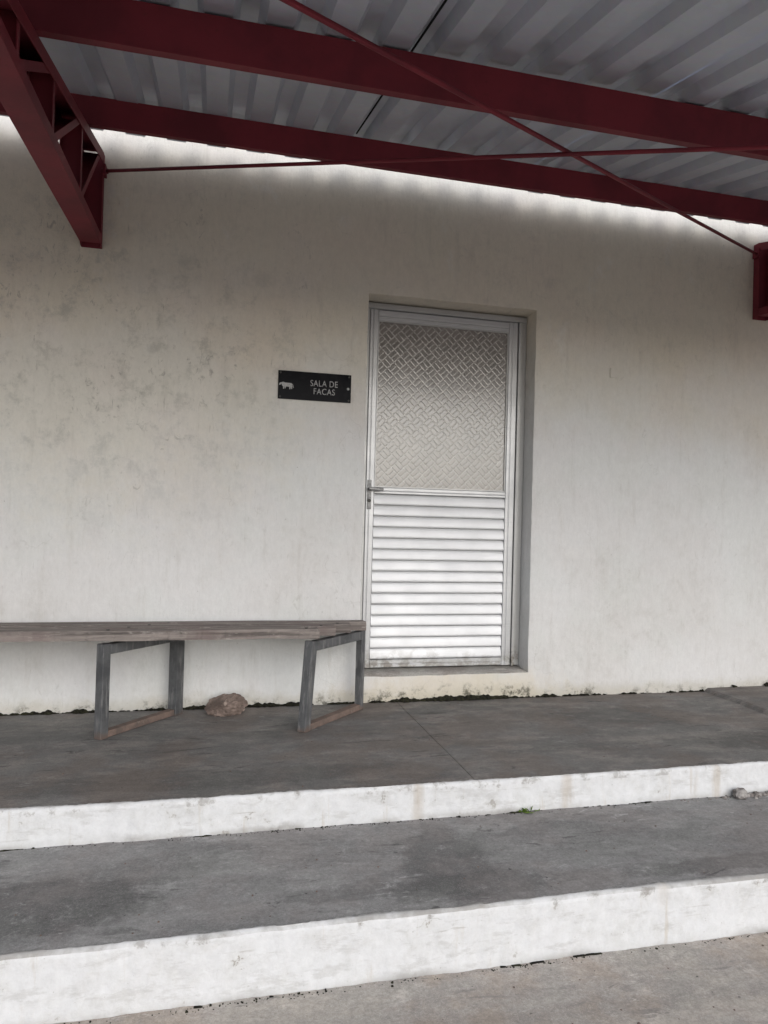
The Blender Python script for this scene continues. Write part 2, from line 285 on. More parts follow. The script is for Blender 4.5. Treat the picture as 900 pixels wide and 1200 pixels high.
# ------------------------------------------------------------------ mesh helpers
class MB:
    def __init__(s): s.v = []; s.f = []
    def face(s, pts):
        i = len(s.v); s.v += [tuple(p) for p in pts]; s.f.append(tuple(range(i, i+len(pts))))
    def hexa(s, p):            # 8 points: bottom ring then top ring
        i = len(s.v); s.v += [tuple(q) for q in p]
        s.f += [(i+3, i+2, i+1, i), (i+4, i+5, i+6, i+7)] + [(i+a, i+(a+1) % 4, i+4+(a+1) % 4, i+4+a) for a in range(4)]
    def box(s, x0, x1, y0, y1, z0, z1):
        s.hexa([(x0, y0, z0), (x1, y0, z0), (x1, y1, z0), (x0, y1, z0), (x0, y0, z1), (x1, y0, z1), (x1, y1, z1), (x0, y1, z1)])
    def bar(s, a, b, w, h, side):
        a, b = Vector(a), Vector(b); d = (b-a).normalized(); x = Vector(side); x = (x-d*x.dot(d)).normalized(); y = d.cross(x)
        q = [(-1, -1), (1, -1), (1, 1), (-1, 1)]
        s.hexa([a+x*w/2*i+y*h/2*j for i, j in q]+[b+x*w/2*i+y*h/2*j for i, j in q])
    def prism(s, prof, fn, a, b):        # profile (2D) swept between parameters a and b: fn(p, t) -> point
        n = len(prof); i = len(s.v); s.v += [tuple(fn(p, a)) for p in prof]+[tuple(fn(p, b)) for p in prof]
        s.f += [tuple(range(i+n-1, i-1, -1)), tuple(range(i+n, i+2*n))]+[(i+k, i+(k+1) % n, i+n+(k+1) % n, i+n+k) for k in range(n)]
    def tube(s, a, b, r, n=10):
        a, b = Vector(a), Vector(b); d = (b-a).normalized(); x = d.orthogonal().normalized(); y = d.cross(x)
        s.prism([(math.cos(2*math.pi*k/n)*r, math.sin(2*math.pi*k/n)*r) for k in range(n)], lambda p, t: (b if t else a)+x*p[0]+y*p[1], 0, 1)
    def channel(s, a, b, w, h, open_dir, t=.004, lip=0):
        """C channel from a to b; web of width w, flanges of height h pointing to open_dir."""
        a, b = Vector(a), Vector(b); d = (b-a).normalized(); o = Vector(open_dir); o = (o-d*o.dot(d)).normalized(); x = d.cross(o)
        pr = [(-w/2, 0), (w/2, 0), (w/2, h), (w/2-lip-t, h), (w/2-lip-t, h-t), (w/2-t, h-t), (w/2-t, t), (-w/2+t, t), (-w/2+t, h-t), (-w/2+t+lip, h-t), (-w/2+t+lip, h), (-w/2, h)] if lip else \
             [(-w/2, 0), (w/2, 0), (w/2, h), (w/2-t, h), (w/2-t, t), (-w/2+t, t), (-w/2+t, h), (-w/2, h)]
        s.prism(pr, lambda p, q: (b if q else a)+x*p[0]+o*p[1], 0, 1)
    def grid(s, rows):
        i = len(s.v); m = len(rows[0])
        for r in rows: s.v += [tuple(p) for p in r]
        for a in range(len(rows)-1):
            for b in range(m-1): s.f.append((i+a*m+b, i+a*m+b+1, i+(a+1)*m+b+1, i+(a+1)*m+b))
    def build(s, name, mat, parent=None, smooth=False, bevel=0, seg=2, fixn=True):
        me = bpy.data.meshes.new(name); me.from_pydata(s.v, [], s.f)
        if fixn:
            bm = bmesh.new(); bm.from_mesh(me); bmesh.ops.remove_doubles(bm, verts=bm.verts, dist=1e-6); bmesh.ops.recalc_face_normals(bm, faces=bm.faces); bm.to_mesh(me); bm.free()
        me.materials.append(mat)
        o = bpy.data.objects.new(name, me); COL.objects.link(o)
        if parent: o.parent = parent
        if smooth:
            for p in me.polygons: p.use_smooth = True
        if bevel:
            m = o.modifiers.new('bevel', 'BEVEL'); m.width = bevel; m.segments = seg; m.limit_method = 'ANGLE'; m.angle_limit = R(40); m.harden_normals = False
        return o
def tag(o, label=None, cat=None, group=None, kind=None):
    for a, b in (('label', label), ('category', cat), ('group', group), ('kind', kind)):
        if b: o[a] = b
    return o
def empty(name, label, cat, group=None):
    o = bpy.data.objects.new(name, None); COL.objects.link(o); o.empty_display_size = .1
    return tag(o, label, cat, group)
def nz(x, y=0.0, z=0.0): return mn.noise(Vector((x, y, z)))
def xs_range(x0, x1, fine=.018):
    out = []; x = x0
    while x < x1-1e-6:
        out.append(x); x += fine if -2.4 < x < 3.4 else .25
    out.append(x1); return out

# ------------------------------------------------------------------ the ground and the two steps
Y1, Y2 = -1.2514, -1.8969            # front edges of terrace and lower step
H1, H2 = .1289, .1833
GZ = -H1-H2
XA, XB = -9.0, 10.0
def edge(x, yf): return yf + .007*nz(x*1.7, yf*3) + .004*nz(x*7, yf*5) + .0025*nz(x*26, yf)
m = MB(); S_ = 400
m.box(-S_, S_, -S_, S_, GZ-.5, GZ)
tag(m.build('ground', MAT['ground']), kind='structure')

def slab(name, x0, x1, yb, yf, z, zlow, mat, parent=None):
    xs = xs_range(x0, x1); rows = []
    nr = 30
    for i in range(nr+1):
        t = i/nr; row = []
        for x in xs:
            ye = edge(x, yf); y = yb+(ye-yb)*t
            row.append((x, y, z+.0022*nz(x*2.3, y*3.1, z)+.0009*nz(x*14, y*14, z) - (.0025 if i == nr else 0)))
        rows.append(row)
    rows.append([(x, edge(x, yf)+.003, z-.03) for x in xs]); rows.append([(x, edge(x, yf)+.003, zlow) for x in xs])
    rows.append([(x, yb, zlow) for x in xs]); rows.append([(x, yb, z) for x in xs])
    m = MB(); m.grid(rows)
    n = len(xs); R_ = len(rows)
    m.f.append(tuple(k*n for k in range(R_-1))); m.f.append(tuple(k*n+n-1 for k in range(R_-2, -1, -1)))
    return m.build(name, mat, parent, smooth=False)
def riser(name, yf, ztop, zbot, mat, parent):
    xs = xs_range(XA, XB, .0055); rows = []
    def lap(x): return max(.002, .011+.016*nz(x*3.1, yf*7)+.010*nz(x*13, yf)+.006*nz(x*40, yf)+.005*nz(x*95, yf))
    def body(x, z): return edge(x, yf)-.006+.004*nz(x*5, z*9, yf)+.0028*nz(x*19, z*23, yf)+.0016*nz(x*47, z*60, yf)
    rows.append([(x, edge(x, yf)+lap(x), ztop-.0005) for x in xs])
    rows.append([(x, edge(x, yf)+lap(x)*.8, ztop+.0034) for x in xs])
    rows.append([(x, edge(x, yf)+.002, ztop+.0030+.001*nz(x*11)) for x in xs])
    rows.append([(x, edge(x, yf)-.003, ztop-.0015) for x in xs])
    k = 12
    for i in range(k+1):
        z = ztop-.006+(zbot-ztop+.006)*i/k
        rows.append([(x, body(x, z)-.006*max(0, i/k-.6), z if i < k else zbot-.01) for x in xs])
    m = MB(); m.grid(rows)
    return m.build(name, mat, parent, smooth=True)
terrace = MB(); terrace.box(XA, XB, Y1+.05, .10, GZ, -.035)
terrace = tag(terrace.build('terrace', MAT['terrace']), kind='structure')
slab('concrete_slab', XA, .222, .02, Y1, 0.0, -.034, MAT['terrace'], terrace)
slab('concrete_slab', .2248, XB, .02, Y1, 0.0, -.034, MAT['terrace'], terrace)
# the slightly higher slab at the right end
m = MB(); rows = []
for i in range(24):
    y = .02+(-1.2-.02)*i/23; xx = 2.245+.045*(-y)*-.9+.012*nz(y*4)+.006*nz(y*17)
    rows.append([(xx-.02, y, -.003), (xx-.004, y, .012), (xx+.012, y, .0205+.002*nz(y*6)), (xx+.2, y, .022), (xx+1.5, y, .022), (XB, y, .022)])
m.grid(rows); m.f.append(tuple([23*6+k for k in range(6)]))
raised = m.build('raised_slab', MAT['terrace'], terrace)
riser('painted_riser', Y1, 0.0, -H1, MAT['paint'], terrace)
step = MB(); step.box(XA, XB, Y2+.05, Y1+.04, GZ, -H1-.035)
step = tag(step.build('lower_step', MAT['tread']), kind='structure')
slab('concrete_tread', XA, XB, Y1+.03, Y2, -H1, -H1-.034, MAT['tread'], step)
riser('painted_riser', Y2, -H1, GZ, MAT['paint'], step)

# black moss and dirt packed in the three junctions
def moss(name, yline, z, x0, x1, amp, thr, heavy=(), parent=None, seed=0.0, off=0.0):
    m = MB(); x = x0; seg = []
    def flush():
        if len(seg) > 2:
            m.grid(seg)
        seg.clear()
    while x < x1:
        v = .5*nz(x*2.1+seed, seed)+.45*nz(x*9+seed)+.35*nz(x*31, seed)+.22*nz(x*83, seed)
        for (a, b, g) in heavy:
            if a < x < b: v += g
        hgt = (v-thr)*amp
        if hgt > .0003:
            hgt = min(hgt, .045); yl = yline(x)
            wd = hgt*(1.0+.6*nz(x*47, 3))
            seg.append([(x, yl+.012, z-.0005), (x, yl-.0015, z+hgt), (x, yl-.003-.4*wd, z+hgt*(.55+.3*nz(x*57))), (x, yl-.003-wd, z-.0005)])
        else: flush()
        x += .006
    flush()
    return tag(m.build(name, MAT['moss'], parent), kind='stuff') if parent is None else m.build(name, MAT['moss'], parent)
moss('wall_foot_moss', lambda x: -.002, 0.002, -2.6, 2.22, .030, -.22, [(-.05, .9, .28), (.25, .75, .15), (-1.9, -1.0, .08), (1.9, 2.22, .15)], seed=1.3)
moss('wall_foot_moss', lambda x: -.002, 0.022, 2.30, 3.4, .03, .05, [(2.42, 2.47, .5), (2.66, 2.74, .7)], seed=4.1)
# ------------------------------------------------------------------ the wall with its door opening
OX0, OX1, OZ0, OZ1 = 0.0, 1.0232, .1459, 2.2960
WT = .26; WZ = 3.62
def wall_mesh():
    m = MB()
    xs = sorted(set([round(-9+i*.5, 4) for i in range(14)]+[round(-2+i*.04, 4) for i in range(1, 124)]+[round(3+i*.5, 4) for i in range(15)]+[OX0, OX1]))
    zs = sorted(set([round(-.05+i*.04, 4) for i in range(92)]+[OZ0, OZ1, WZ]))
    xs = [x for x in xs if not (0 < abs(x-OX0) < .012 or 0 < abs(x-OX1) < .012)]
    zs = [z for z in zs if not (0 < abs(z-OZ0) < .012 or 0 < abs(z-OZ1) < .012) and z <= WZ]
    def P(x, z):
        dx = dz = 0
        y = .0022*nz(x*1.6, z*1.6)+.0014*nz(x*6, z*6, 2)
        on_v = x in (OX0, OX1) and OZ0 <= z <= OZ1; on_h = z in (OZ0, OZ1) and OX0 <= x <= OX1
        if on_v: dx = .004*nz(z*5, x)+.0025*nz(z*18, x)
        if on_h: dz = .003*nz(x*5, z)+.002*nz(x*18, z)
        if on_v or on_h: y += .003
        return (x+dx, y, z+dz)
    for i in range(len(xs)-1):
        for j in range(len(zs)-1):
            if xs[i] >= OX0 and xs[i+1] <= OX1 and zs[j] >= OZ0 and zs[j+1] <= OZ1: continue
            a, b, c, d = xs[i], xs[i+1], zs[j], zs[j+1]
            m.face([P(a, c), P(b, c), P(b, d), P(a, d)])
    # reveals
    zr = [z for z in zs if OZ0 <= z <= OZ1]; xr = [x for x in xs if OX0 <= x <= OX1]
    for j in range(len(zr)-1):
        for X in (OX0, OX1):
            p, q = P(X, zr[j]), P(X, zr[j+1]); s = -.006 if X == OX1 else .006
            m.face([p, q, (q[0]+s*.3, .05, q[2]), (p[0]+s*.3, .05, p[2])]); m.face([(p[0]+s*.3, .05, p[2]), (q[0]+s*.3, .05, q[2]), (X+s, WT, q[2]), (X+s, WT, p[2])])
    for i in range(len(xr)-1):
        for Z, b in ((OZ1, -.012), (OZ0, .0)):
            p, q = P(xr[i], Z), P(xr[i+1], Z); m.face([p, q, (q[0], WT, Z+b), (p[0], WT, Z+b)])
    # back, top, ends
    X0, X1, Z0, Z1 = xs[0], xs[-1], zs[0], zs[-1]
    for (a, b, c, d) in ((X0, OX0, Z0, Z1), (OX1, X1, Z0, Z1), (OX0, OX1, Z0, OZ0), (OX0, OX1, OZ1, Z1)):
        m.face([(a, WT, c), (a, WT, d), (b, WT, d), (b, WT, c)])
    for i in range(len(xs)-1):
        p, q = P(xs[i], Z1), P(xs[i+1], Z1); m.face([p, q, (q[0], WT, Z1), (p[0], WT, Z1)])
    for X in (X0, X1):
        pts = [P(X, z) for z in zs]; m.face(pts+[(X, WT, Z1), (X, WT, Z0)])
    return m
wm = wall_mesh(); wall = wm.build('building_wall', MAT['wall'], smooth=True)
bm = bmesh.new(); bm.from_mesh(wall.data)
for e in bm.edges:
    if len(e.link_faces) == 2 and e.calc_face_angle(0) > R(35): e.smooth = False
bm.to_mesh(wall.data); bm.free()
tag(wall, 'stained whitewashed plaster wall behind the bench and around the metal door', 'wall')
# room behind the door: floor and a back wall so that nothing shines through
m = MB(); m.box(-.3, 1.35, WT+.002, WT+.06, 0, 2.6); m.build('wall_backing', MAT['sill'], wall)
# sill: bare cement sloping to the front
m = MB(); n = 26; rows = []
for i in range(n+1):
    x = OX0+.004+(OX1-OX0-.010)*i/n
    rows.append([(x, .004+.003*nz(x*9), OZ0-.004), (x, .001+.003*nz(x*8, 2), OZ0+.0035+.0015*nz(x*12)), (x, .08, OZ0+.010+.001*nz(x*15, 4)), (x, .20, OZ0+.019)])
m.grid(rows); m.build('door_sill', MAT['sill'], wall, smooth=True)
# painted-over socket mark to the right of the door
m = MB(); x0, z0 = 1.515, 1.93
m.box(x0, x0+.052, -.009, .004, z0, z0+.058); m.box(x0+.012, x0+.040, -.0105, -.0092, z0+.014, z0+.044)
tag(m.build('junction_box', MAT['wall'], None, bevel=.002), 'tiny painted-over junction box on the wall right of the door', 'box')

# aluminium door frame fixed in the opening
FY = .118
fr = MB()
fr.box(.006, .036, FY, FY+.07, OZ0+.02, 2.262); frame = fr.build('door_frame', MAT['frame'], wall, bevel=.0015)
fr = MB(); fr.box(.9655, 1.0175, FY+.0065, FY+.07, OZ0+.02, 2.262); fr.box(.9642, .985, FY-.006, FY+.006, OZ0+.02, 2.245); fr.build('jamb', MAT['frame'], frame, bevel=.0015)
fr = MB(); fr.box(.006, 1.0175, FY, FY+.07, 2.2475, 2.281); fr.box(.010, 1.012, FY-.010, FY-.0005, 2.2485, 2.2700); fr.build('head', MAT['frame'], frame, bevel=.0015)
# ------------------------------------------------------------------ the door leaf
door = empty('aluminium_door', 'closed silver aluminium door with patterned glass above horizontal louvre slats', 'door')
DX0, DX1, DZ0, DZ1 = .039, .963, .168, 2.2455
PX0, PX1, PZ0, PZ1 = .090, .903, 1.215, 2.185
DY = .124; DB = DY+.035
def stile(x0, x1):
    m = MB(); w_ = x1-x0
    m.prism([(x0, DY+.004), (x0+.004, DY), (x0+w_*.32, DY), (x0+w_*.36, DY+.003), (x0+w_*.42, DY+.003), (x0+w_*.46, DY), (x1-.004, DY), (x1, DY+.004), (x1, DB), (x0, DB)],
            lambda p, t: (p[0], p[1], DZ1 if t else DZ0), 0, 1)
    return m.build('stile', MAT['alu'], door, bevel=.0008)
stile(DX0, PX0); stile(PX1, DX1)
def rail(z0, z1, x0=PX0, x1=PX1, y=DY+.001):
    m = MB(); h_ = z1-z0
    m.prism([(y+.003, z0), (y, z0+.004), (y, z0+h_*.35), (y+.003, z0+h_*.40), (y+.003, z0+h_*.46), (y, z0+h_*.51), (y, z1-.004), (y+.003, z1), (DB, z1), (DB, z0)],
            lambda p, t: (x1 if t else x0, p[0], p[1]), 0, 1)
    return m.build('rail', MAT['alu'], door, bevel=.0008)
rail(PZ1, DZ1); rail(1.1765, PZ0); rail(DZ0, .215)
m = MB(); m.box(PX0-.004, PX1+.004, DY+.016, DY+.022, PZ0-.004, PZ1+.004); m.build('glass_pane', MAT['glass'], door)
for (a, b, c, d) in ((PX0, PX0+.006, PZ0, PZ1), (PX1-.006, PX1, PZ0, PZ1), (PX0+.006, PX1-.006, PZ0, PZ0+.006), (PX0+.006, PX1-.006, PZ1-.006, PZ1)):
    m = MB(); m.box(a, b, DY+.007, DY+.0155, c, d); m.build('glazing_bead', MAT['frame'], door)
ns = 15; p_ = (1.1755-.2155)/ns
sl_me = None
for i in range(ns):
    if sl_me is None:
        m = MB(); h_ = p_-.0035
        m.prism([(DY+.013, 0), (DY+.004, .0015), (DY+.0015, .006), (DY+.0012, .011), (DY+.0022, .020), (DY+.0045, h_*.55), (DY+.0085, h_*.80), (DY+.0125, h_-.004), (DY+.017, h_), (DB-.004, h_), (DB-.004, 0)],
                lambda p, t: (PX1-.0005 if t else PX0+.0005, p[0], p[1]), 0, 1)
        o = m.build('slat', MAT['slat'], door, bevel=.0007); sl_me = o
    else:
        o = sl_me.copy(); COL.objects.link(o); o.parent = door
    o.location.z = .2172+i*p_
m = MB(); m.box(PX0, PX1, DB-.003, DB+.004, .20, 1.20); m.build('back_panel', MAT['frame'], door)
# lever handle and lock
m = MB(); m.box(.048, .072, DY-.004, DY-.0003, 1.085, 1.255); hp = m.build('lock_plate', MAT['lock'], door, bevel=.002)
m = MB(); m.tube((.060, DY-.002, 1.205), (.060, DY-.040, 1.205), .008); m.bar((.049, DY-.040, 1.205), (.135, DY-.042, 1.199), .014, .017, (0, 1, 0)); m.build('lever', MAT['lock'], hp, bevel=.003)
m = MB(); m.tube((.060, DY-.003, 1.135), (.060, DY-.009, 1.135), .010, 14); m.box(.058, .062, DY-.0096, DY-.0085, 1.127, 1.139); m.build('keyhole', MAT['screw'], hp)

# ------------------------------------------------------------------ sign
SX0, SX1, SZ0, SZ1 = -.4915, -.0885, 1.6695, 1.8245
sign = MB(); sign.box(SX0, SX1, -.008, -.003, SZ0, SZ1)
sign = sign.build('wall_sign', MAT['sign'], None, bevel=.001)
tag(sign, 'small black plaque lettered SALA DE FACAS on the wall left of the door', 'sign')
def text(s, cx, cz, width, height):
    cu = bpy.data.curves.new('lettering', 'FONT'); cu.body = s; cu.align_x = 'CENTER'; cu.align_y = 'CENTER'; cu.size = 1; cu.extrude = 0.0
    cu.offset = .004; cu.space_character = 1.08
    t = bpy.data.objects.new('lettering', cu); COL.objects.link(t)
    bpy.context.view_layer.update()
    me = bpy.data.meshes.new_from_object(t.evaluated_get(bpy.context.evaluated_depsgraph_get()))
    bpy.data.objects.remove(t)
    X = [v.co.x for v in me.vertices]; Y = [v.co.y for v in me.vertices]
    sx = width/(max(X)-min(X)); sy = height/(max(Y)-min(Y)); mx = (max(X)+min(X))/2; my = (max(Y)+min(Y))/2
    for v in me.vertices: v.co = Vector((cx+(v.co.x-mx)*sx, -.0087, cz+(v.co.y-my)*sy))
    me.materials.append(MAT['vinyl']); o = bpy.data.objects.new('lettering', me); COL.objects.link(o); o.parent = sign
    so_ = o.modifiers.new('thick', 'SOLIDIFY'); so_.thickness = .0006
    return o
text('SALA DE', -.240, 1.766, .152, .034); text('FACAS', -.238, 1.722, .118, .034)
# little white ox with a pale ground line
def flat(polys, name):
    m = MB()
    for pg in polys: m.prism(pg, lambda p, t: (p[0], -.0094 if t else -.0083, p[1]), 0, 1)
    return m.build(name, MAT['vinyl'], sign)
bx, bz = -.448, 1.746
flat([[(bx-.020, bz-.008), (bx+.030, bz-.010), (bx+.034, bz+.006), (bx+.028, bz+.011), (bx-.004, bz+.012), (bx-.018, bz+.016), (bx-.026, bz+.006)],
      [(bx-.026, bz+.004), (bx-.020, bz+.014), (bx-.034, bz+.010), (bx-.040, bz+.000), (bx-.034, bz-.003)],
      [(bx-.016, bz-.022), (bx-.011, bz-.022), (bx-.009, bz-.007), (bx-.017, bz-.007)], [(bx-.007, bz-.020), (bx-.003, bz-.020), (bx-.002, bz-.0085), (bx-.008, bz-.008)],
      [(bx+.018, bz-.023), (bx+.022, bz-.023), (bx+.026, bz-.009), (bx+.017, bz-.009)], [(bx+.028, bz-.021), (bx+.032, bz-.021), (bx+.034, bz-.004), (bx+.027, bz-.009)],
      [(bx+.033, bz+.004), (bx+.038, bz+.002), (bx+.041, bz-.014), (bx+.038, bz-.014)]], 'ox_emblem')
m = MB(); m.tube((-.105, -.0082, 1.746), (-.105, -.0094, 1.746), .007, 14); m.build('white_dot', MAT['vinyl'], sign)
for (x, z) in ((SX0+.012, SZ1-.012), (SX1-.012, SZ1-.012), (SX1-.012, SZ0+.012), (SX0+.012, SZ0+.012)):
    m = MB(); m.tube((x, -.0075, z), (x, -.0105, z), .0055, 12); m.build('screw', MAT['screw'], sign)

# ------------------------------------------------------------------ awning: trusses, purlins, sheets, bracing rods
SL = .2273
nrm = Vector((0, -SL, 1)).normalized(); sdir = Vector((0, 1, SL)).normalized()
awn = empty('awning', 'lean-to awning of corrugated zinc sheets on dark red steel trusses over the door', 'awning')
def Zt(y): return 2.868+SL*y           # upper face of top chords
def Zb(y): return 2.392+.062*y         # underside of bottom chords
def truss(xc):
    T = empty('truss', None, None); T.parent = awn
    w_, yt = .10, -2.72
    def part(name, m, bev=.001): return m.build(name, MAT['red'], T, bevel=bev)
    m = MB(); m.channel((xc, yt, Zt(yt)), (xc, -.052, Zt(-.052)), w_, .048, (0, SL, -1)); part('top_chord', m)
    m = MB(); m.channel((xc, yt, Zb(yt)), (xc, -.052, Zb(-.052)), w_, .048, (0, -.06, 1)); part('bottom_chord', m)
    m = MB(); m.channel((xc, -.003, 2.378), (xc, -.003, 2.858), w_, .048, (0, -1, 0)); part('end_post', m)
    ys = [-.06, -.60, -1.165, -1.65, -2.12]
    for i in range(1, 5):
        y = ys[i]; h_ = Zt(y)-Zb(y)-.05
        if h_ < .03: continue
        m = MB(); m.channel((xc, y, Zb(y)+.006), (xc, y, Zt(y)-.006), w_-.012, .030, (0, -1, 0), .004); part('post', m)
    for i in range(4):
        ya, yb = ys[i]-.012, ys[i+1]+.02
        m = MB(); m.channel((xc, ya-.02, Zt(ya)-.030), (xc, yb, Zb(yb)+.030), w_-.012, .030, (0, -.5, 1) if True else None, .004); part('diagonal', m)
    m = MB(); m.box(xc-w_/2, xc+w_/2, yt-.012, yt-.0005, Zb(yt)+.0, Zt(yt)); part('end_plate', m)
    return T
TXL, TXR = -1.459, 2.575
for X in (TXL, TXR, TXL-4.034, TXR+4.034): truss(X)
# purlins: C sections lying across the top chords, web towards the viewer
def purlin(y, hgt, name='purlin', dz=0.0):
    x0, x1 = -6.2, 7.4; z0 = Zt(y)+.002+dz; c = Vector((0, y, z0)); t = .004; dep = .055
    m = MB()
    pr = [(0, 0), (dep, 0), (dep, .018), (dep-t, .018), (dep-t, t), (t, t), (t, hgt-t), (dep-t, hgt-t), (dep-t, hgt-.018), (dep, hgt-.018), (dep, hgt), (0, hgt)]
    m.prism(pr, lambda p, q: Vector((x1 if q else x0, 0, 0))+c+sdir*p[0]+nrm*p[1], 0, 1)
    return m.build(name, MAT['red'], awn, bevel=.0015)
PH = .135
purlin(-.440, PH-.014, dz=.022); purlin(-1.50, PH); purlin(-2.60, PH)
# corrugated sheets
def zs(y): return Zt(y)+.002+PH*math.sqrt(1+SL*SL)*1.0+.006
RIB = .20; X_R = .047                   # a rib crest sits here
def prof(x0, x1):
    pts = []; k0 = math.floor((x0-X_R)/RIB)-1
    for k in range(k0, k0+int((x1-x0)/RIB)+4):
        c = X_R+k*RIB
        for dx, h_ in ((-.054, 0), (-.030, .038), (.030, .038), (.054, 0)): pts.append((c+dx, h_))
    out = []
    for i in range(len(pts)-1):
        a, b = pts[i], pts[i+1]
        if x0 <= a[0] <= x1: out.append(a)
    def at(x):
        for i in range(len(pts)-1):
            if pts[i][0] <= x <= pts[i+1][0]: return pts[i][1]+(pts[i+1][1]-pts[i][1])*(x-pts[i][0])/(pts[i+1][0]-pts[i][0])
    return [(x0, at(x0))]+out+[(x1, at(x1))]
YE0, YE1 = -2.80, -.105
NW = 14
for i in range(NW):
    x0 = -.172-6+i*1.0; x1 = x0+1.0-.009 if i == 5 else x0+1.0+.045
    x0 -= .07 if i == 6 else 0
    ys = [YE0+(YE1-YE0)*j/26 for j in range(27)]
    lift = .0015*(i % 2)+(.022 if i == 6 else 0); rows = []
    pr = prof(x0, x1)
    for y in ys: rows.append([(x, y, zs(y)+h_+lift+.0025*nz(x*1.3, y*2.5, i)-.052*max(0, (y+.42)/.315)**1.3) for x, h_ in pr])
    top = [[(p[0], p[1], p[2]+.0009) for p in r_] for r_ in rows]
    m = MB(); m.grid(rows); m.grid(top[::-1])
    m.grid([rows[0], top[0]]); m.grid([top[-1], rows[-1]])
    m.build('roof_sheet', MAT['zinc'], awn, fixn=False)
# added dark strip standing in for the gap shadow where two sheets lap
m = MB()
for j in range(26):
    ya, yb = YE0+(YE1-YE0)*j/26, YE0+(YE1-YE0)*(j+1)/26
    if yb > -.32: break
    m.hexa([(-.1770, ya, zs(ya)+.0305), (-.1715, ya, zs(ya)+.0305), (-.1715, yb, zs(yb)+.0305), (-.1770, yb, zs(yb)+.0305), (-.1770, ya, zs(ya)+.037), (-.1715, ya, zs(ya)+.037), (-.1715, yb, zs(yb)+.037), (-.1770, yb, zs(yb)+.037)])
m.build('lap_shade_strip', MAT['lap_shade'], awn)
# crossed bracing rods
def rod(a, b):
    m = MB(); m.tube(a, b, .0085, 8); o = m.build('brace_rod', MAT['red'], awn, smooth=True); return o
def Zr(y): return 2.777+SL*y
rod((TXL+.052, -.03, Zr(-.03)), (TXR-.05, -2.93, Zr(-2.93))); rod((TXR-.052, -.03, Zr(-.03)+.022), (TXL+.05, -2.66, Zr(-2.66)+.006))

for (x, y, z) in ((TXL+.057, -.035, Zr(-.035)), (TXR-.057, -.035, Zr(-.035)+.022)):
    m = MB(); m.box(x-.006, x+.006, y-.028, y+.028, z-.026, z+.026); m.tube((x-.016, y, z), (x+.016, y, z), .013, 6); m.build('lug', MAT['red'], awn, bevel=.001)
# ------------------------------------------------------------------ bench
bench = empty('plank_bench', 'long weathered four-plank bench on grey steel frames against the white wall', 'bench')
def ztop(y): return .4715+(.489-.4715)*(-.075-y)/.41
ends = [(-.478, -.378, -.300), (-.376, -.277, -.203), (-.275, -.177, -.105), (-.175, -.075, -.002)]
for k, (ya, yb, xe) in enumerate(ends):
    m = MB(); th = .045; xl = -2.62+.1*k; n = 220; rows = []
    for i in range(n+1):
        x = xl+(xe-xl)*i/n; j = .0035*nz(x*3, k*5.1)+.002*nz(x*13, k*2.3)+(.004*nz(x*24, k)+.003*nz(x*60, k) if k == 0 else 0); s = .004*nz(x*2.2, k*9.7)+.001*k
        a, b = ya+j, yb+.002*nz(x*4, k+7); za, zb = ztop(ya)+s, ztop(yb)+s
        c = .005+.003*abs(nz(x*21, k+3)); bt = .003*nz(x*9, k+1.5)
        rows.append([(x, a, za-th+bt), (x, a-.001, za-c), (x, a+c, za), (x, b-.003, zb), (x, b, zb-.003), (x, b, zb-th)])
    m.grid([r_+[r_[0]] for r_ in rows]); L_ = 7
    m.f.append(tuple(range(5, -1, -1))); m.f.append(tuple(n*L_+q for q in range(6)))
    o = m.build('plank', MAT['wood'], bench, smooth=False)
for (nx, ny) in ((-1.27, -.44), (-1.19, -.335), (-1.105, -.235), (-1.02, -.13), (-.36, -.44), (-.27, -.335), (-.17, -.235), (-.07, -.13)):
    m = MB(); z = ztop(ny); m.tube((nx, ny, z-.004), (nx, ny, z+.004), .0075, 8); m.build('bolt_head', MAT['screw'], bench)
def leg_frame(fx, fy, bx_, by_, ftx, fty, wf=.044, wb=.046):
    F = empty('leg_frame', None, None); F.parent = bench
    d = (Vector((bx_, by_, 0))-Vector((fx, fy, 0))).normalized()
    zt = .428
    fb, ft = Vector((fx, fy, .0)), Vector((ftx, fty, zt)); bb, bt = Vector((bx_, by_, .0)), Vector((bx_, by_, zt))
    m = MB(); m.bar(fb, ft, wf, wf, d); m.build('leg', MAT['steel'], F, bevel=.003)
    m = MB(); m.bar(bb, bt, wb, wb, d); m.build('leg', MAT['steel'], F, bevel=.003)
    q = Vector((0, 0, zt-.026)); tl = Vector((ftx, fty, 0))
    m = MB(); m.bar(tl+q+d*(wf/2+.001), Vector((bx_, by_, 0))+q-d*(wb/2+.001), .044, .046, Vector((0, 0, 1)).cross(d)); m.build('top_rail', MAT['steel'], F, bevel=.003)
    m = MB(); m.bar(fb+Vector((0, 0, .017))+d*(wf/2+.001), bb+Vector((0, 0, .017))-d*(wb/2+.001), .040, .030, Vector((0, 0, 1)).cross(d)); m.build('foot_rail', MAT['rust'], F, bevel=.003)
leg_frame(-1.283, -.462, -.975, -.090, -1.283, -.452, .044, .054)
leg_frame(-.366, -.490, -.020, -.125, -.335, -.452, .046, .036)
leg_frame(-2.36, -.462, -2.05, -.090, -2.36, -.452)

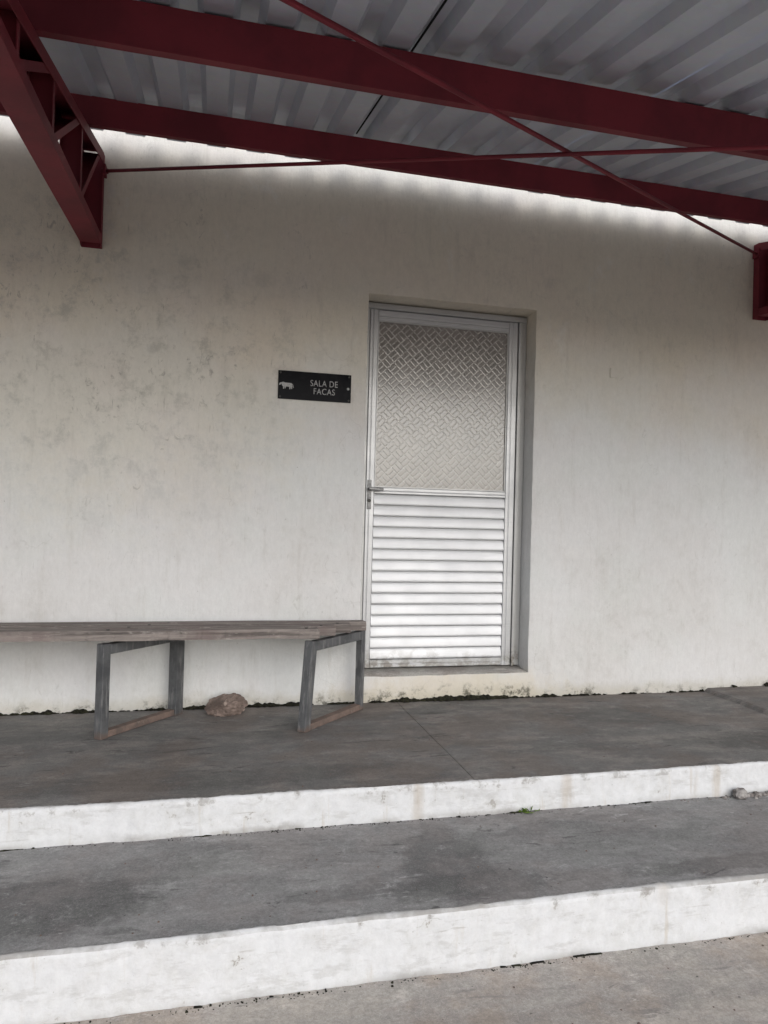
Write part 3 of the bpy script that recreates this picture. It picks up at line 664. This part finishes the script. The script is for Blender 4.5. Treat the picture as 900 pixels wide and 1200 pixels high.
# ------------------------------------------------------------------ stones, rubble, weed
def stone(name, c, r, planes, amp, fr, mat, seed, sub=4):
    bm = bmesh.new(); bmesh.ops.create_icosphere(bm, subdivisions=sub, radius=1)
    rnd = random.Random(seed)
    cuts = [(Vector((rnd.gauss(0, 1), rnd.gauss(0, 1), rnd.gauss(0, 1))).normalized(), rnd.uniform(.62, .9)) for _ in range(planes)]
    for v in bm.verts:
        p = v.co.copy()
        for n_, k_ in cuts:
            e = p.dot(n_)-k_
            if e > 0: p -= n_*e*.92
        p *= 1+amp*mn.fractal(v.co*fr+Vector((seed, 0, 0)), 1.0, 2.0, 4)
        v.co = Vector((p.x*r[0], p.y*r[1], p.z*r[2]))
    lo = min(v.co.z for v in bm.verts)
    for v in bm.verts: v.co = Vector((v.co.x+c[0], v.co.y+c[1], max(v.co.z-lo-.006, 0)+c[2]))
    me = bpy.data.meshes.new(name); bm.to_mesh(me); bm.free(); me.materials.append(mat)
    o = bpy.data.objects.new(name, me); COL.objects.link(o); return o
def boulder():
    # sloping left shoulder, high blunt right end
    bm = bmesh.new(); bmesh.ops.create_icosphere(bm, subdivisions=5, radius=1)
    cuts = [(Vector((-.62, -.25, .80)).normalized(), .36), (Vector((.9, -.3, .15)).normalized(), .80), (Vector((.1, -.8, .55)).normalized(), .66), (Vector((0, .1, 1)), .80),
            (Vector((-.5, -.85, 0)).normalized(), .72), (Vector((.5, -.8, -.2)).normalized(), .78), (Vector((-1, 0, -.1)).normalized(), .9), (Vector((.45, -.35, .8)).normalized(), .84)]
    for v in bm.verts:
        p = v.co.copy()
        for n_, k_ in cuts:
            e = p.dot(n_)-k_
            if e > 0: p -= n_*e*.9
        p *= 1+.15*mn.fractal(v.co*2.2+Vector((3.3, 0, 0)), .9, 2.1, 5)+.05*(mn.cell(v.co*4.5)-.5)+.035*mn.noise(v.co*11)
        v.co = p
    X = [v.co.x for v in bm.verts]; Z = [v.co.z for v in bm.verts]; x0, x1, z0, z1 = min(X), max(X), min(Z), max(Z)
    for v in bm.verts:
        p = v.co; u_ = (p.x-x0)/(x1-x0); w_ = (p.z-z0)/(z1-z0)
        v.co = Vector((-.832+.226*u_, -.125+p.y*.075, max(0, -.020+.122*w_)+.001))
    me = bpy.data.meshes.new('field_stone'); bm.to_mesh(me); bm.free(); me.materials.append(MAT['stone'])
    o = bpy.data.objects.new('field_stone', me); COL.objects.link(o); return o
tag(boulder(), 'brown rough field stone lying under the bench against the wall', 'stone')
tag(stone('mortar_lump', (1.415, -1.292, -H1), (.034, .026, .026), 5, .25, 2.5, MAT['rubble'], 5, 3), 'broken lump of mortar at the foot of the upper step on the right', 'rubble')
def crumbs(name, spots, mat, seed):
    rnd = random.Random(seed); m = MB()
    for (x, y, z, r) in spots:
        pts = []
        for k in range(8):
            sx, sy, sz = ((-1, -1), (1, -1), (1, 1), (-1, 1))[k % 4]+((0,) if k < 4 else (1,))
            j = lambda: rnd.uniform(.6, 1.15)
            q = .75 if k > 3 else 1
            pts.append((x+sx*r*q*j(), y+sy*r*q*j(), z-.001+sz*r*1.1*j()))
        m.hexa(pts)
    return tag(m.build(name, mat), kind='stuff')
rnd = random.Random(3); sp = []
for _ in range(46): x = 1.44+abs(rnd.gauss(0, .13)); sp.append((x, edge(x, Y1)-.018-abs(rnd.gauss(0, .012)), -H1, rnd.uniform(.004, .012)))
for _ in range(14): x = rnd.uniform(1.1, 1.4); sp.append((x, edge(x, Y1)-.018-abs(rnd.gauss(0, .014)), -H1, rnd.uniform(.003, .007)))
crumbs('mortar_crumbs', sp, MAT['rubble'], 8)
sp = []
for _ in range(150): sp.append((rnd.uniform(-1.6, 2.4), rnd.uniform(-2.9, -1.95), GZ, rnd.uniform(.0015, .0045)))
for _ in range(90): sp.append((rnd.uniform(-1.7, 2.4), rnd.uniform(-1.86, -1.30), -H1, rnd.uniform(.0012, .0035)))
for _ in range(80): sp.append((rnd.uniform(-1.9, 2.2), rnd.uniform(-1.2, -.05), 0, rnd.uniform(.0015, .0035)))
crumbs('grit', sp, MAT['rust'], 9)
def litter(n, yf, z, x0, x1, dens, seed, off):
    r_ = random.Random(seed); out = []
    while len(out) < n:
        x = r_.uniform(x0, x1); q = .5+.9*nz(x*2.3+seed, seed)+.6*nz(x*8, seed)
        for (a_, b_, g_) in dens:
            if a_ < x < b_: q += g_
        if r_.random() < q: out.append((x, edge(x, yf)-off-abs(r_.gauss(0, .011)), z-.0005, r_.uniform(.0009, .0030)*(1.6 if r_.random() < .1 else 1)))
    return out
moss('step_foot_dirt', lambda x: edge(x, Y1)-.0105, -H1, -2.6, 3.2, .011, .10, [(-.62, .05, .18), (.72, 1.0, .22), (1.3, 1.7, .25)], seed=7.7)
moss('step_foot_dirt', lambda x: edge(x, Y2)-.0145, GZ, -2.4, 2.6, .006, .34, [(.05, .40, .32), (-.9, -.5, .1)], seed=11.2)
crumbs('black_dirt', litter(620, Y1, -H1, -2.4, 3.0, [(-.62, .1, .5), (1.1, 1.7, .4)], 21, .010), MAT['moss'], 31)
crumbs('black_dirt', litter(560, Y2, GZ, -2.2, 2.4, [(.05, .35, .6), (-.9, -.3, .3)], 22, .013), MAT['moss'], 32)
# weed
weed = empty('weed', 'tiny bright green weed growing at the foot of the upper white step', 'plant'); WX, WY = .425, edge(.425, Y1)-.014
rnd = random.Random(12)
for i in range(22):
    a = rnd.uniform(0, 2*math.pi); ln = rnd.uniform(.012, .032); e = rnd.uniform(.25, 1.2); b = Vector((WX+rnd.gauss(0, .016), WY-abs(rnd.gauss(0, .008)), -H1+.001))
    d = Vector((math.cos(a)*math.cos(e), -abs(math.sin(a))*math.cos(e), math.sin(e))); s_ = d.cross(Vector((0, 0, 1))).normalized()*ln*.30; u_ = Vector((0, 0, .003))
    m = MB(); m.v = [tuple(q) for q in (b, b+d*ln*.5+s_, b+d*ln*.5+u_, b+d*ln*.5-s_, b+d*ln)]; m.f = [(0, 1, 2), (0, 2, 3), (1, 4, 2), (2, 4, 3)]
    m.build('leaf', MAT['weed'], weed, fixn=False)
